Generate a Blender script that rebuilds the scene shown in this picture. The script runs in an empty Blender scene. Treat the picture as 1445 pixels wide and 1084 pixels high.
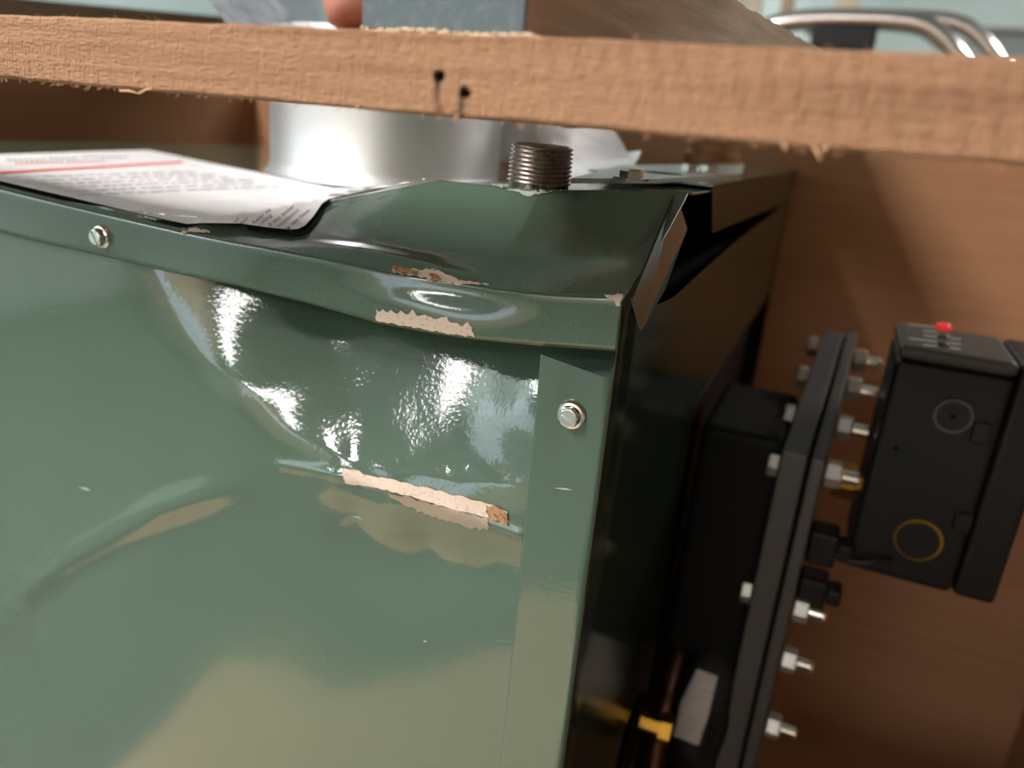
import bpy, bmesh, math, random
import numpy as np
from mathutils import Vector, Matrix
from mathutils.bvhtree import BVHTree
from mathutils.geometry import delaunay_2d_cdt
random.seed(4); rng = np.random.default_rng(4)
S = bpy.context.scene; COL = S.collection
# ------------------------------------------------------------------ camera
F = 1085.0; CX, CY = 722.5, 542.0
P_, R_, Y_ = [math.radians(a) for a in (18.77, 4.94, -22.15)]
fw = np.array([math.sin(Y_)*math.cos(P_), math.cos(Y_)*math.cos(P_), -math.sin(P_)])
rt = np.cross(fw, [0, 0, 1]); rt /= np.linalg.norm(rt); up = np.cross(rt, fw)
CR = rt*math.cos(R_)+up*math.sin(R_); CU = -rt*math.sin(R_)+up*math.cos(R_)
cam = bpy.data.cameras.new('camera'); camo = bpy.data.objects.new('camera', cam); COL.objects.link(camo)
camo.matrix_world = Matrix(((CR[0], CU[0], -fw[0], 0), (CR[1], CU[1], -fw[1], 0), (CR[2], CU[2], -fw[2], 0), (0, 0, 0, 1)))
cam.sensor_width = 36; cam.lens = 36*F/1445; cam.clip_start = .01; cam.clip_end = 50
cam.dof.use_dof = True; cam.dof.focus_distance = .275; cam.dof.aperture_fstop = 7.0
S.camera = camo
# ------------------------------------------------------------------ exposure, world, lamps
S.view_settings.view_transform = 'Standard'; S.view_settings.look = 'None'
S.view_settings.exposure = -0.28; S.view_settings.gamma = 1; S.view_settings.use_curve_mapping = False
W = bpy.data.worlds.new('room_world'); S.world = W; W.use_nodes = True
W.node_tree.nodes['Background'].inputs[0].default_value = (.8, .9, 1, 1)
W.node_tree.nodes['Background'].inputs[1].default_value = .15
LAMPS = [(-1.05, -.95, 'y', 105, .15), (-.70, -3.30, 'x', 10, .42), (-2.80, -1.65, 'y', 10, .30), (-1.35, 2.6, 'y', 40, .15), (1.5, 2.0, 'y', 30, .15)]     # x, y, long axis, power; after the first, added for streaks and background
CEIL = 1.45; FLOOR = -.98

def ray(x, y): return fw+CR*(x-CX)/F-CU*(y-CY)/F
def onx(x, y, X): d = ray(x, y); return Vector(d*X/d[0])
def ony(x, y, Y): d = ray(x, y); return Vector(d*Y/d[1])
def onz(x, y, Z): d = ray(x, y); return Vector(d*Z/d[2])

# ------------------------------------------------------------------ materials
def mat(name, col, rough=.5, metal=0, bump=None, vary=None, emit=None, trans=0, coat=0, spec=.5, alpha=1, colattr=None, ior=1.5):
    m = bpy.data.materials.new(name); m.use_nodes = True; t = m.node_tree; N = t.nodes; L = t.links
    b = N['Principled BSDF']; b.inputs['Roughness'].default_value = rough; b.inputs['Metallic'].default_value = metal
    b.inputs['Base Color'].default_value = (*col, 1); b.inputs['Specular IOR Level'].default_value = spec
    b.inputs['Transmission Weight'].default_value = trans; b.inputs['Coat Weight'].default_value = coat
    b.inputs['Coat Roughness'].default_value = .03; b.inputs['Alpha'].default_value = alpha; b.inputs['IOR'].default_value = ior
    if emit: b.inputs['Emission Color'].default_value = (*emit[0], 1); b.inputs['Emission Strength'].default_value = emit[1]
    tc = N.new('ShaderNodeTexCoord'); src = None
    if vary:      # (scale xyz, colour2, low, high)
        mp = N.new('ShaderNodeMapping'); mp.inputs['Scale'].default_value = vary[0]; L.new(tc.outputs['Object'], mp.inputs[0])
        n = N.new('ShaderNodeTexNoise'); n.inputs['Scale'].default_value = 1; n.inputs['Detail'].default_value = 6; L.new(mp.outputs[0], n.inputs[0])
        r = N.new('ShaderNodeMapRange'); r.inputs[1].default_value = vary[2]; r.inputs[2].default_value = vary[3]; L.new(n.outputs[0], r.inputs[0])
        x = N.new('ShaderNodeMix'); x.data_type = 'RGBA'; x.inputs[6].default_value = (*col, 1); x.inputs[7].default_value = (*vary[1], 1)
        L.new(r.outputs[0], x.inputs[0]); src = x.outputs[2]
    if colattr:   # painted mask of stains and hole shade multiplies the colour
        a = N.new('ShaderNodeAttribute'); a.attribute_name = colattr
        x = N.new('ShaderNodeMix'); x.data_type = 'RGBA'; x.blend_type = 'MULTIPLY'; x.inputs[0].default_value = 1
        if src: L.new(src, x.inputs[6])
        else: x.inputs[6].default_value = (*col, 1)
        L.new(a.outputs['Color'], x.inputs[7]); src = x.outputs[2]
    if src: L.new(src, b.inputs['Base Color'])
    prev = None
    for (sc, st, dist, det) in (bump or []):
        mp = N.new('ShaderNodeMapping'); mp.inputs['Scale'].default_value = sc if isinstance(sc, tuple) else (sc, sc, sc)
        L.new(tc.outputs['Object'], mp.inputs[0])
        n = N.new('ShaderNodeTexNoise'); n.inputs['Scale'].default_value = 1; n.inputs['Detail'].default_value = det; L.new(mp.outputs[0], n.inputs[0])
        bp = N.new('ShaderNodeBump'); bp.inputs['Strength'].default_value = st; bp.inputs['Distance'].default_value = dist
        L.new(n.outputs[0], bp.inputs['Height'])
        if prev: L.new(prev, bp.inputs['Normal'])
        prev = bp.outputs[0]
    if prev: L.new(prev, b.inputs['Normal'])
    return m
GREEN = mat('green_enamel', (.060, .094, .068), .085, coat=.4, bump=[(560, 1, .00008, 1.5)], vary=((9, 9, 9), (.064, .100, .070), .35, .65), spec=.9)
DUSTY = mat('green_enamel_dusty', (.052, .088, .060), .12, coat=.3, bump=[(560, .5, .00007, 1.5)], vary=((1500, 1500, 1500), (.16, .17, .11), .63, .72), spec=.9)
GREEN_SHADE = mat('green_enamel_side', (.010, .018, .009), .14, bump=[(300, .25, .00005, 1.5)], spec=.35)  # same enamel as the front, darkened for the unlit side
PRIMER = mat('bare_primer', (.56, .43, .35), .75, vary=((500, 500, 900), (.36, .26, .2), .5, .8), bump=[(900, .5, .0002, 3)])
RUSTCHIP = mat('wood_fibre', (.36, .19, .09), .9, vary=((700, 700, 900), (.10, .05, .02), .45, .7), bump=[(1500, 1, .0004, 3)])
SCUFF = mat('pale_scuff', (.30, .33, .27), .5)
ALU = mat('spun_aluminium', (.78, .79, .80), .42, 1, bump=[((3, 3, 400), .15, .0002, 2)])
ZINC = mat('zinc_plate', (.78, .77, .75), .16, 1, bump=[(400, .2, .0001, 2)])
NUTM = mat('zinc_nut', (.44, .41, .39), .38, .7)
STEEL = mat('raw_pipe_steel', (.36, .30, .27), .28, 1, vary=((400, 400, 700), (.18, .13, .10), .4, .7), bump=[(900, .4, .0002, 3)])
RUSTY = mat('rusty_pipe', (.22, .11, .055), .55, .5, vary=((90, 90, 200), (.40, .20, .08), .4, .7))
COPPER = mat('copper_brown', (.28, .13, .08), .4, .8)
BRASS = mat('brass', (.48, .26, .04), .35, 1)
BLACKI = mat('black_cast_iron', (.003, .003, .003), .6, spec=.2, bump=[(260, .6, .0006, 4)])
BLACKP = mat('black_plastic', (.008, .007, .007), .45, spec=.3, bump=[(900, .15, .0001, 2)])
BLACKLIT = mat('black_plastic_top', (.055, .048, .046), .45)  # black plastic made lighter for the lit top of the box
FLG = mat('flange_grey_black', (.075, .067, .067), .40, .1, bump=[(300, .5, .0004, 3)])
BLACKE = mat('black_flange_enamel', (.008, .008, .009), .3, bump=[(120, .2, .0003, 2)])
DARK = mat('dark_insulation', (.004, .004, .004), .95, spec=.1)  # near-black for the gasket, and for shade in holes and interior
PAPER = mat('label_paper', (.70, .68, .70), .55, vary=((60, 60, 60), (.62, .60, .62), .4, .7))
INK = mat('black_ink', (.06, .06, .07), .6)
GREYINK = mat('grey_ink', (.33, .33, .36), .6)
REDINK = mat('red_ink', (.75, .09, .06), .6)
BLACKEDGE = mat('label_border', (.01, .01, .01), .4)
SILV = mat('silver_label', (.52, .46, .44), .5, vary=((60, 900, 900), (.3, .26, .25), .55, .7))
CARD = mat('corrugated_cardboard', (.43, .215, .11), .85, vary=((5, 5, 90), (.39, .19, .095), .35, .65), bump=[((4, 4, 170), .25, .0006, 2)])
CARDL = mat('cardboard_sheet', (.56, .42, .27), .8, vary=((3, 60, 3), (.50, .37, .23), .35, .65))
WOOD = mat('rough_sawn_board', (.37, .19, .103), .8, vary=((16, 150, 420), (.25, .12, .062), .42, .72),
           bump=[((260, 400, 1400), 1, .0009, 6), ((1500, 200, 160), 1, .0008, 3)], colattr='wear')
WOOD2 = mat('weathered_plank', (.40, .29, .205), .85, vary=((140, 12, 300), (.26, .17, .115), .4, .7), bump=[((500, 60, 900), .8, .0005, 4)])
ENDPAINT = mat('blue_grey_end_paint', (.085, .115, .13), .8, vary=((300, 300, 300), (.15, .16, .15), .5, .75), bump=[(500, .6, .0004, 4)])
TORN = mat('torn_wood_fibre', (.66, .50, .34), .9, bump=[((200, 900, 900), 1, .0008, 4)])
PLASTIC = mat('clear_plastic_film', (.85, .88, .92), .12, trans=.80, ior=1.2, bump=[(45, 1, .004, 3)])
WHITEP = mat('white_poly_wrap', (.85, .83, .84), .3, trans=.0, bump=[(60, 1, .002, 3)])
SKIN = mat('skin', (.40, .17, .12), .6, vary=((70, 70, 70), (.38, .11, .08), .4, .7), bump=[(700, .3, .0002, 3)])
SLEEVE = mat('dark_sleeve', (.03, .035, .05), .9, bump=[(900, .5, .0003, 2)])
WALLM = mat('pale_wall', (.50, .60, .60), .9, vary=((2, 2, 2), (.46, .56, .57), .4, .6))
CEILM = mat('ceiling', (.62, .64, .62), .9)
FLOORM = mat('concrete_floor', (.12, .15, .125), .6, vary=((3, 3, 3), (.09, .115, .10), .4, .6))
CREAM = mat('cream_post', (.62, .56, .42), .7, vary=((30, 30, 3), (.5, .42, .3), .4, .7))
CHROME = mat('chrome_tube', (.62, .57, .57), .22, 1)
GREYB = mat('grey_box', (.25, .27, .27), .6)
LAMP = mat('lamp_diffuser', (.9, .9, .9), .5, emit=((1, .98, .95), 16.0))
LAMPW = mat('lamp_housing', (.8, .8, .8), .5)
RED = mat('red_lens', (.8, .02, .02), .25, emit=((1, .05, .05), .5))
AMBER = mat('olive_lens', (.10, .11, .03), .3)
WTXT = mat('white_print', (.85, .83, .88), .5)

# ------------------------------------------------------------------ helpers
def obj(name, bm_or_mesh, m, parent=None, smooth=False, solid=0, bev=0, off=-1):
    if isinstance(bm_or_mesh, bmesh.types.BMesh):
        me = bpy.data.meshes.new(name); bm_or_mesh.to_mesh(me); bm_or_mesh.free()
    else: me = bm_or_mesh
    if m and not me.materials: me.materials.append(m)
    if smooth:
        for p in me.polygons: p.use_smooth = True
    o = bpy.data.objects.new(name, me); COL.objects.link(o)
    if parent: o.parent = parent
    if solid: s = o.modifiers.new('s', 'SOLIDIFY'); s.thickness = solid; s.offset = off
    if bev: b = o.modifiers.new('b', 'BEVEL'); b.width = bev; b.segments = 3; b.limit_method = 'ANGLE'
    return o
def empty(name, loc=(0, 0, 0)):
    o = bpy.data.objects.new(name, None); COL.objects.link(o); o.empty_display_size = .05; return o
def tag(o, label, cat, group=None, kind=None):
    if label: o['label'] = label
    if cat: o['category'] = cat
    if group: o['group'] = group
    if kind: o['kind'] = kind
    return o
def struct(o): o['kind'] = 'structure'; return o
def box(lo, hi, bm=None, M=None):
    bm = bm or bmesh.new(); vs = []
    for x in (lo[0], hi[0]):
        for y in (lo[1], hi[1]):
            for z in (lo[2], hi[2]):
                v = Vector((x, y, z)); vs.append(bm.verts.new(M @ v if M else v))
    for f in ((0, 1, 3, 2), (4, 6, 7, 5), (0, 4, 5, 1), (2, 3, 7, 6), (0, 2, 6, 4), (1, 5, 7, 3)): bm.faces.new([vs[i] for i in f])
    return bm
def grid(pts, closed_u=False, bm=None, skip=None):
    """pts[i][j] -> quads"""
    bm = bm or bmesh.new(); n = len(pts); k = len(pts[0])
    V = [[bm.verts.new(tuple(float(c) for c in p)) for p in row] for row in pts]
    for i in range(n if closed_u else n-1):
        for j in range(k-1):
            if skip and skip(i, j): continue
            a = (i+1) % n
            bm.faces.new((V[i][j], V[a][j], V[a][j+1], V[i][j+1]))
    return bm
def frame(axis):
    a = Vector(axis).normalized(); t = Vector((0, 0, 1)) if abs(a.z) < .9 else Vector((1, 0, 0))
    u = a.cross(t).normalized(); v = a.cross(u); return a, u, v
def lathe(prof, origin, axis, seg=48, bm=None, ph=0, wob=0):
    """prof: (radius, height) along axis"""
    bm = bm or bmesh.new(); a, u, v = frame(axis); o = Vector(origin); rows = []
    for i in range(seg):
        t = ph+2*math.pi*i/seg; d = u*math.cos(t)+v*math.sin(t)
        rows.append([o+a*h+d*r*(1+wob*math.sin(5*t+h*90)) for r, h in prof])
    grid(rows, True, bm); bmesh.ops.remove_doubles(bm, verts=bm.verts, dist=1e-7); return bm
def tube(path, r, seg=12, bm=None, caps=True):
    bm = bm or bmesh.new(); P = [Vector(p) for p in path]; rows = []; u = None
    for i, p in enumerate(P):
        t = (P[min(i+1, len(P)-1)]-P[max(i-1, 0)]).normalized()
        if u is None: u = frame(t)[1]
        u = (u-t*u.dot(t)).normalized(); v = t.cross(u); rr = r[i] if hasattr(r, '__len__') else r
        rows.append([bm.verts.new(p+(u*math.cos(2*math.pi*k/seg)+v*math.sin(2*math.pi*k/seg))*rr) for k in range(seg)])
    for i in range(len(rows)-1):
        for k in range(seg): bm.faces.new((rows[i][k], rows[i][(k+1) % seg], rows[i+1][(k+1) % seg], rows[i+1][k]))
    if caps: bm.faces.new(rows[0][::-1]); bm.faces.new(rows[-1])
    return bm
def smooth_path(P, n=8):
    P = [Vector(p) for p in P]; out = []
    for i in range(len(P)-1):
        a, b, c, d = P[max(i-1, 0)], P[i], P[i+1], P[min(i+2, len(P)-1)]
        for k in range(n):
            t = k/n; out.append(.5*((2*b)+(c-a)*t+(2*a-5*b+4*c-d)*t*t+(3*b-a-3*c+d)*t**3))
    return out+[P[-1]]
def prism(poly, n, bm=None):
    """poly 3D points, extruded by vector n"""
    bm = bm or bmesh.new(); n = Vector(n); A = [bm.verts.new(Vector(p)) for p in poly]; B = [bm.verts.new(Vector(p)+n) for p in poly]
    bm.faces.new(A[::-1]); bm.faces.new(B)
    for i in range(len(A)): j = (i+1) % len(A); bm.faces.new((A[i], A[j], B[j], B[i]))
    bmesh.ops.recalc_face_normals(bm, faces=bm.faces); return bm
def bvh_of(o):
    me = o.data; return BVHTree.FromPolygons([v.co.copy() for v in me.vertices], [tuple(p.vertices) for p in me.polygons])
def jag(poly, amp, step=6, edges=None):
    out = []
    n = len(poly)
    for i in range(n):
        a = np.array(poly[i], float); b = np.array(poly[(i+1) % n], float); L = np.linalg.norm(b-a); k = max(1, int(L/step))
        nv = np.array([-(b-a)[1], (b-a)[0]])/max(L, 1e-6); am = amp if edges is None or i in edges else amp*.15
        for q in range(k):
            out.append(tuple(a+(b-a)*q/k+(nv*rng.uniform(-1, 1)*am if q else 0)))
    return out
def patch(name, poly, bvhs, m, parent, off=.00015, step=7, label=None, holes=None):
    """thin skin of another material lying on real surfaces, outline cut to shape"""
    poly = [tuple(p) for p in poly]; xs = [p[0] for p in poly]; ys = [p[1] for p in poly]
    def inside(x, y):
        c = False; j = len(poly)-1
        for i in range(len(poly)):
            xi, yi = poly[i]; xj, yj = poly[j]
            if (yi > y) != (yj > y) and x < (xj-xi)*(y-yi)/(yj-yi)+xi: c = not c
            j = i
        return c
    pts = [Vector(p) for p in poly]; nb = len(pts)
    y = min(ys)+step*.5
    while y < max(ys):
        x = min(xs)+step*.5
        while x < max(xs):
            if inside(x, y): pts.append(Vector((x, y)))
            x += step
        y += step
    r = delaunay_2d_cdt(pts, [(i, (i+1) % nb) for i in range(nb)], [], 1, 1e-4)
    bm = bmesh.new(); V = []
    for p in r[0]:
        d = Vector(ray(p.x, p.y)).normalized(); best = None
        for b in bvhs:
            h = b.ray_cast(Vector((0, 0, 0)), d)
            if h[0] is not None and (best is None or h[3] < best[3]): best = h
        if best is None: V.append(None); continue
        nn = best[1] if best[1].dot(d) < 0 else -best[1]
        V.append(bm.verts.new(best[0]+nn*off-d*off*.5))
    for f in r[2]:
        q = [V[i] for i in f]
        if None in q or len(set(q)) < 3: continue
        if max((q[i].co-q[i-1].co).length for i in range(3)) > .09: continue
        try: bm.faces.new(q)
        except ValueError: pass
    bmesh.ops.recalc_face_normals(bm, faces=bm.faces)
    o = obj(name, bm, m, parent, smooth=True)
    if label: o['label'] = label
    return o
def tps(pts, vals):
    P = np.array(pts, float); n = len(P); d = np.linalg.norm(P[:, None]-P[None], axis=2); K = np.where(d > 0, d*d*np.log(d+1e-12), 0)+np.eye(n)*2e-6
    A = np.zeros((n+3, n+3)); A[:n, :n] = K; A[:n, n] = 1; A[:n, n+1:] = P; A[n, :n] = 1; A[n+1:, :n] = P.T
    w = np.linalg.solve(A, np.r_[vals, 0, 0, 0])
    def f(Q):
        D = np.linalg.norm(Q[:, None]-P[None], axis=2); return (np.where(D > 0, D*D*np.log(D+1e-12), 0))@w[:n]+w[n]+Q@w[n+1:]
    return f
def interp(x, tab, k=1):
    return np.interp(x, [t[0] for t in tab], [t[k] for t in tab])
def sst(a, b, x): t = np.clip((x-a)/(b-a), 0, 1); return t*t*(3-2*t)

# ------------------------------------------------------------------ the room
RX0, RX1, RY0, RY1 = -3.2, 3.0, -4.2, 3.6
struct(obj('floor', box((RX0, RY0, FLOOR-.05), (RX1, RY1, FLOOR)), FLOORM))
struct(obj('ceiling', box((RX0, RY0, CEIL), (RX1, RY1, CEIL+.05)), CEILM))
struct(obj('wall_back', box((RX0, RY1, FLOOR), (RX1, RY1+.05, CEIL)), WALLM))
struct(obj('wall_front', box((RX0, RY0-.05, FLOOR), (RX1, RY0, CEIL)), mat('cream_wall', (.80, .68, .50), .9)))
win = struct(empty('window_1'))  # glowing window added to put bluish streaks into the dent
obj('window_frame', box((-2.75, RY0-.05, .0), (-.95, RY0-.001, 1.05)), LAMPW, win)
for k in range(3): obj('pane', box((-2.70+k*.59, RY0-.0009, .05), (-2.70+k*.59+.53, RY0+.004, 1.0)), mat('daylit_pane', (.6, .7, .8), .2, emit=((.76, .88, 1.0), 2.0)), win)
struct(obj('wall_left', box((RX0-.05, RY0, FLOOR), (RX0, RY1, CEIL)), WALLM))
struct(obj('wall_right', box((RX1, RY0, FLOOR), (RX1+.05, RY1, CEIL)), mat('brown_wall', (.16, .12, .09), .9)))
LNAMES = ['ceiling light panel nearest the dented front of the green boiler', 'ceiling light panel over the front left, towards the window', 'ceiling light panel near the left wall, beside its window', 'ceiling light panel over the back left of the room', 'ceiling light panel over the back right of the room']
for (lx, ly, ax, pw, hw), lab in zip(LAMPS, LNAMES):
    t = tag(empty('ceiling_light'), lab, 'ceiling light', 'ceiling light panels')
    hx, hy = (hw, .60) if ax == 'y' else (.85, hw)
    obj('lamp_housing', box((lx-hx-.02, ly-hy-.02, CEIL-.03), (lx+hx+.02, ly+hy+.02, CEIL)), LAMPW, t)
    obj('lamp_diffuser', box((lx-hx, ly-hy, CEIL-.036), (lx+hx, ly+hy, CEIL-.0301)), LAMP, t)
    ld = bpy.data.lights.new('lamp_light', 'AREA'); ld.shape = 'RECTANGLE'; ld.size = 2*hx; ld.size_y = 2*hy; ld.energy = pw; ld.color = (1, .96, .91)
    lo = bpy.data.objects.new('lamp_light', ld); COL.objects.link(lo); lo.location = (lx, ly, CEIL-.04); lo.parent = t

win = struct(empty('window_2'))  # second glowing window, added for the streaks right of the dent
obj('window_frame', box((RX0-.05, -3.85, .0), (RX0-.001, -1.46, 1.05)), LAMPW, win)
for k in range(4): obj('pane', box((RX0-.0009, -3.80+k*.59, .05), (RX0+.004, -3.27+k*.59, 1.0)), bpy.data.materials['daylit_pane'], win)
# ------------------------------------------------------------------ cardboard carton
XR = -.0605; BX0 = -.66; BY1 = .86; BZ0 = -.86
carton = tag(empty('cardboard_carton'), 'brown corrugated carton standing around the green boiler with its front cut away', 'carton')
TOPZ = .040
obj('back_panel', box((-.80, .905, FLOOR+.1), (.30, .911, TOPZ+.0)), CARD, carton)
obj('right_panel', box((.294, .26, FLOOR+.1), (.300, .905, TOPZ)), CARD, carton)
obj('front_panel_remnant', box((-.02, .214, FLOOR+.1), (.30, .220, -.315)), CARD, carton)  # added below view to block low fill light inside the carton
obj('left_panel', box((-.80, .26, FLOOR+.1), (-.794, .905, TOPZ-.01)), CARD, carton)
pal = tag(empty('wooden_pallet'), 'wooden pallet on the floor under the green boiler and its carton', 'pallet')
for k in range(7): obj('deck_board', box((-.82, .22+k*.103, FLOOR+.082), (.32, .22+k*.103+.085, FLOOR+.099)), WOOD2, pal)
for x in (-.80, -.28, .24): obj('stringer', box((x, .22, FLOOR+.001), (x+.05, .92, FLOOR+.0815)), WOOD2, pal)
sheet = obj('cardboard_sheet', prism([(-0.84, -0.1, FLOOR+.002), (-0.9, -0.45, FLOOR+.002), (-0.79, -0.51, FLOOR+.002), (-0.67, -0.49, FLOOR+.002), (-0.6, -0.6, FLOOR+.002), (-0.49, -0.83, FLOOR+.002), (-0.3, -1, FLOOR+.002), (0.25, -0.9, FLOOR+.002), (0.25, 0.12, FLOOR+.002), (-0.6, 0.14, FLOOR+.002)], (0, 0, .005)), CARDL)  # unseen; outline shaped to give the cream reflection in the front panel
tag(sheet, 'flat tan cardboard sheet lying on the floor in front of the boiler', 'cardboard')

# ------------------------------------------------------------------ boiler
boiler = tag(empty('boiler'), 'green enamelled steel boiler with a crushed dented front corner', 'boiler')
YF = .237
# front edge of the lid (X, z) and lower edge of its folded flange, read off the bent sheet
EDGE_PX = [(0, 265), (60, 280), (130, 297), (250, 325), (320, 339), (400, 353), (480, 368), (560, 386), (640, 399), (700, 408), (790, 415), (882, 419)]
FLB_PX = [(0, 328), (100, 352), (200, 376), (330, 402), (430, 428), (530, 455), (600, 468), (670, 479), (760, 489), (868, 496)]
tabE = [(-.70, -.043)]+[(lambda p: (p.x, p.z))(ony(*q, YF)) for q in EDGE_PX]
tabB = [(-.70, -.063)]+[(lambda p: (p.x, p.z))(ony(*q, YF)) for q in FLB_PX]
CREST = [((265, 320), .2385), ((360, 305), .262), ((460, 284), .288), ((540, 268), .296), ((620, 254), .300), ((690, 262), .295), ((762, 268), .290), ((830, 268), .300), ((955, 268), .320)]
tabC = [(lambda p: (p.x, p.y, p.z))(ony(*q, Y)) for q, Y in CREST]
XC0 = tabC[0][0]
def backz(X): return -.050+.027*sst(-.30, -.10, X)
def lid_rows(X):
    ze = float(interp(X, tabE)); zb = float(interp(X, tabB)); zB = float(backz(X))
    if X < XC0: yc, zc = YF+.0015, ze+.0004
    else: yc, zc = float(interp(X, tabC, 1)), float(interp(X, tabC, 2))
    rows = []; yf = YF
    # flange: shallow bruise in the middle
    for k in range(9):
        t = k/8; z = zb+(ze-.0016-zb)*t
        y = yf+.0009*math.sin(X*60)*(1-t)+.0030*math.exp(-((X+.118)/.022)**2)*math.exp(-((t-.95)/.35)**2)-.0012*math.exp(-((X+.145)/.02)**2)*math.exp(-((t-.5)/.3)**2)
        rows.append((X, y, z))
    dep = max(0., yc-YF-.002)
    dyE = .0030*math.exp(-((X+.118)/.022)**2)
    for k in range(1, 5):
        a = k/4*math.pi/2; r = .0016; rows.append((X, yf+dyE*.9+r-r*math.cos(a), ze-r+r*math.sin(a)))
    y0, z0 = yf+dyE*.9+.0016, ze
    n = 44
    for k in range(1, n+1):
        t = k/n; y = y0+(yc-y0)*t
        prof = t-.10*math.sin(math.pi*t)*min(1, dep/.03)          # slight hollow between edge and crest
        z = z0+(zc-z0)*prof
        if dep > .01:
            # folds and dimples in the crushed area
            z += -.0030*math.exp(-((X+.112)/.016)**2-((y-.282)/.009)**2)*(1-t**6)
            z += .0016*math.exp(-((X+.160)/.030)**2-((y-.246)/.006)**2)
            z += -.0012*math.exp(-((X+.150)/.028)**2-((y-.262)/.010)**2)
            z += .0010*math.exp(-((X+.125)/.012)**2-((y-.243)/.004)**2)
            z += -.0010*math.sin((X+.17)*90)*math.sin(math.pi*t)*sst(-.2, -.1, X)*.4
        rows.append((X, y, z))
    for k in range(1, 9):                                          # roll over the crest
        t = k/8; rows.append((X, yc+.006*t, zc-.0006*t*t-.0004*t))
    for k in range(1, 25):
        t = (k/24)**1.5; y = yc+.006+(BY1-yc-.006)*t
        zz = zB+(zc-.001-zB)*math.exp(-((y-yc)/.06)**1.2 if y > yc else 0)
        rows.append((X, y, zz))
    return rows
cols = [lid_rows(X) for X in np.r_[np.linspace(BX0, -.37, 30, endpoint=False), np.linspace(-.37, XR-.0004, 330)]]
lid = obj('lid', grid(cols), DUSTY, boiler, smooth=True, solid=.0009, off=1)
bm = bmesh.new(); bm.from_mesh(lid.data); bmesh.ops.recalc_face_normals(bm, faces=bm.faces)
if sum(f.normal.z for f in bm.faces) < 0: bmesh.ops.reverse_faces(bm, faces=bm.faces)
bm.to_mesh(lid.data); bm.free()
lid.modifiers['s'].offset = -1
for p in lid.data.polygons: p.use_smooth = True
B_LID = bvh_of(lid)
# torn flap hanging from the right end of the lid
fl = [onx(954, 272, -.0600), onx(970, 322, -.0560), onx(906, 464, -.0560), onx(893, 420, -.0590)]
fl = [ony(954, 272, .3185), ony(970, 323, .325), ony(938, 410, .270), ony(906, 466, .238), ony(893, 421, .2385)]
obj('torn_flap', prism(fl, (-.0009, 0, 0)), GREEN_SHADE, boiler)['label'] = 'torn side flap of the lid bent outward at the crushed corner'
# right hand lid flange, sprung upward
q = [onx(1005, 265, XR), onx(1005, 329, XR), onx(1112, 285, XR), onx(1127, 241, XR)]
sf = obj('lid_side_flange', prism([q[0], q[1], q[2], q[3]], (-.0009, 0, 0)), GREEN_SHADE, boiler)
tl = [onx(1005, 264, XR), onx(1127, 240, XR), onx(1127, 240, XR)+Vector((-.10, 0, 0)), onx(1005, 264, XR)+Vector((-.07, .03, -.0005))]
obj('lid_edge_strip', prism(tl, (0, 0, .0009)), DUSTY, boiler)

# front panel with the dent
DP = []
def dp(x, y, d): p = ony(x, y, YF+.004); DP.append(((p.x, p.z), d/1000))
for x, y, d in [(-150, 250, 0), (0, 330, 0), (100, 350, 0), (180, 370, 0.3), (0, 480, 0), (0, 600, 0), (100, 480, 0), (200, 520, .2), (0, 760, 0), (0, 1000, 0), (150, 640, 0.1), (-200, 600, 0), (-200, 900, 0),
                (225, 385, 2.9), (290, 400, 9.2), (340, 415, 14), (400, 440, 18.5), (205, 430, .4), (240, 500, .3), (285, 560, .2), (470, 455, 19.4), (560, 470, 19.8), (650, 480, 17.6), (730, 490, 14.8),
                (268, 470, 2.6), (330, 470, 8.4), (330, 520, 3.6), (400, 500, 12.0), (480, 520, 14.7), (570, 540, 14.5), (660, 545, 12.5), (735, 550, 9.0),
                (340, 560, .6), (400, 580, 4.3), (470, 590, 8.3), (560, 600, 9.2), (640, 610, 8), (730, 610, 5),
                (430, 640, .6), (490, 645, 3.0), (560, 655, 3.5), (640, 665, 3.6), (720, 680, 2.5),
                (480, 668, -1.0), (560, 690, -1.2), (640, 715, -1.2), (720, 742, -1.0),
                (440, 700, .5), (500, 720, 1.6), (600, 760, 2.4), (700, 790, 1.6), (350, 680, -.5), (230, 735, -.6), (100, 805, -.6), (0, 885, -.5), (250, 640, .3), (280, 800, .5), (120, 720, .3), (120, 900, .4),
                (400, 800, 1.0), (520, 840, 2.4), (650, 860, 1.6), (730, 860, .5), (330, 950, .3), (500, 960, 1.1), (700, 960, .3), (300, 1100, 0), (500, 1100, 0.3), (720, 1100, 0), (720, 1500, 0), (0, 1500, 0), (400, 1500, 0), (-400, 1500, 0)]:
    dp(x, y, d)
fD = tps([a for a, b in DP], [b for a, b in DP])
xs = np.r_[np.linspace(BX0, -.38, 16, endpoint=False), np.linspace(-.38, -.0645, 300)]
zs = np.r_[np.linspace(-.0495, -.26, 240, endpoint=False), np.linspace(-.26, -.34, 24, endpoint=False), np.linspace(-.34, BZ0, 12)]
Q = np.array([(x, z) for x in xs for z in zs]); D = fD(Q)
D = np.where(D > .002, .002+(D-.002)*1.75, D)
rdg = [(lambda p: np.array([p.x, p.z]))(ony(*q, YF+.004)) for q in [(-120, 960), (-60, 912), (0, 862), (100, 785), (230, 716), (330, 684), (430, 672)]]
fade = sst(-.50, -.36, Q[:, 0])*(1-sst(.30, .42, -Q[:, 1])); D = D*fade
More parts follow.
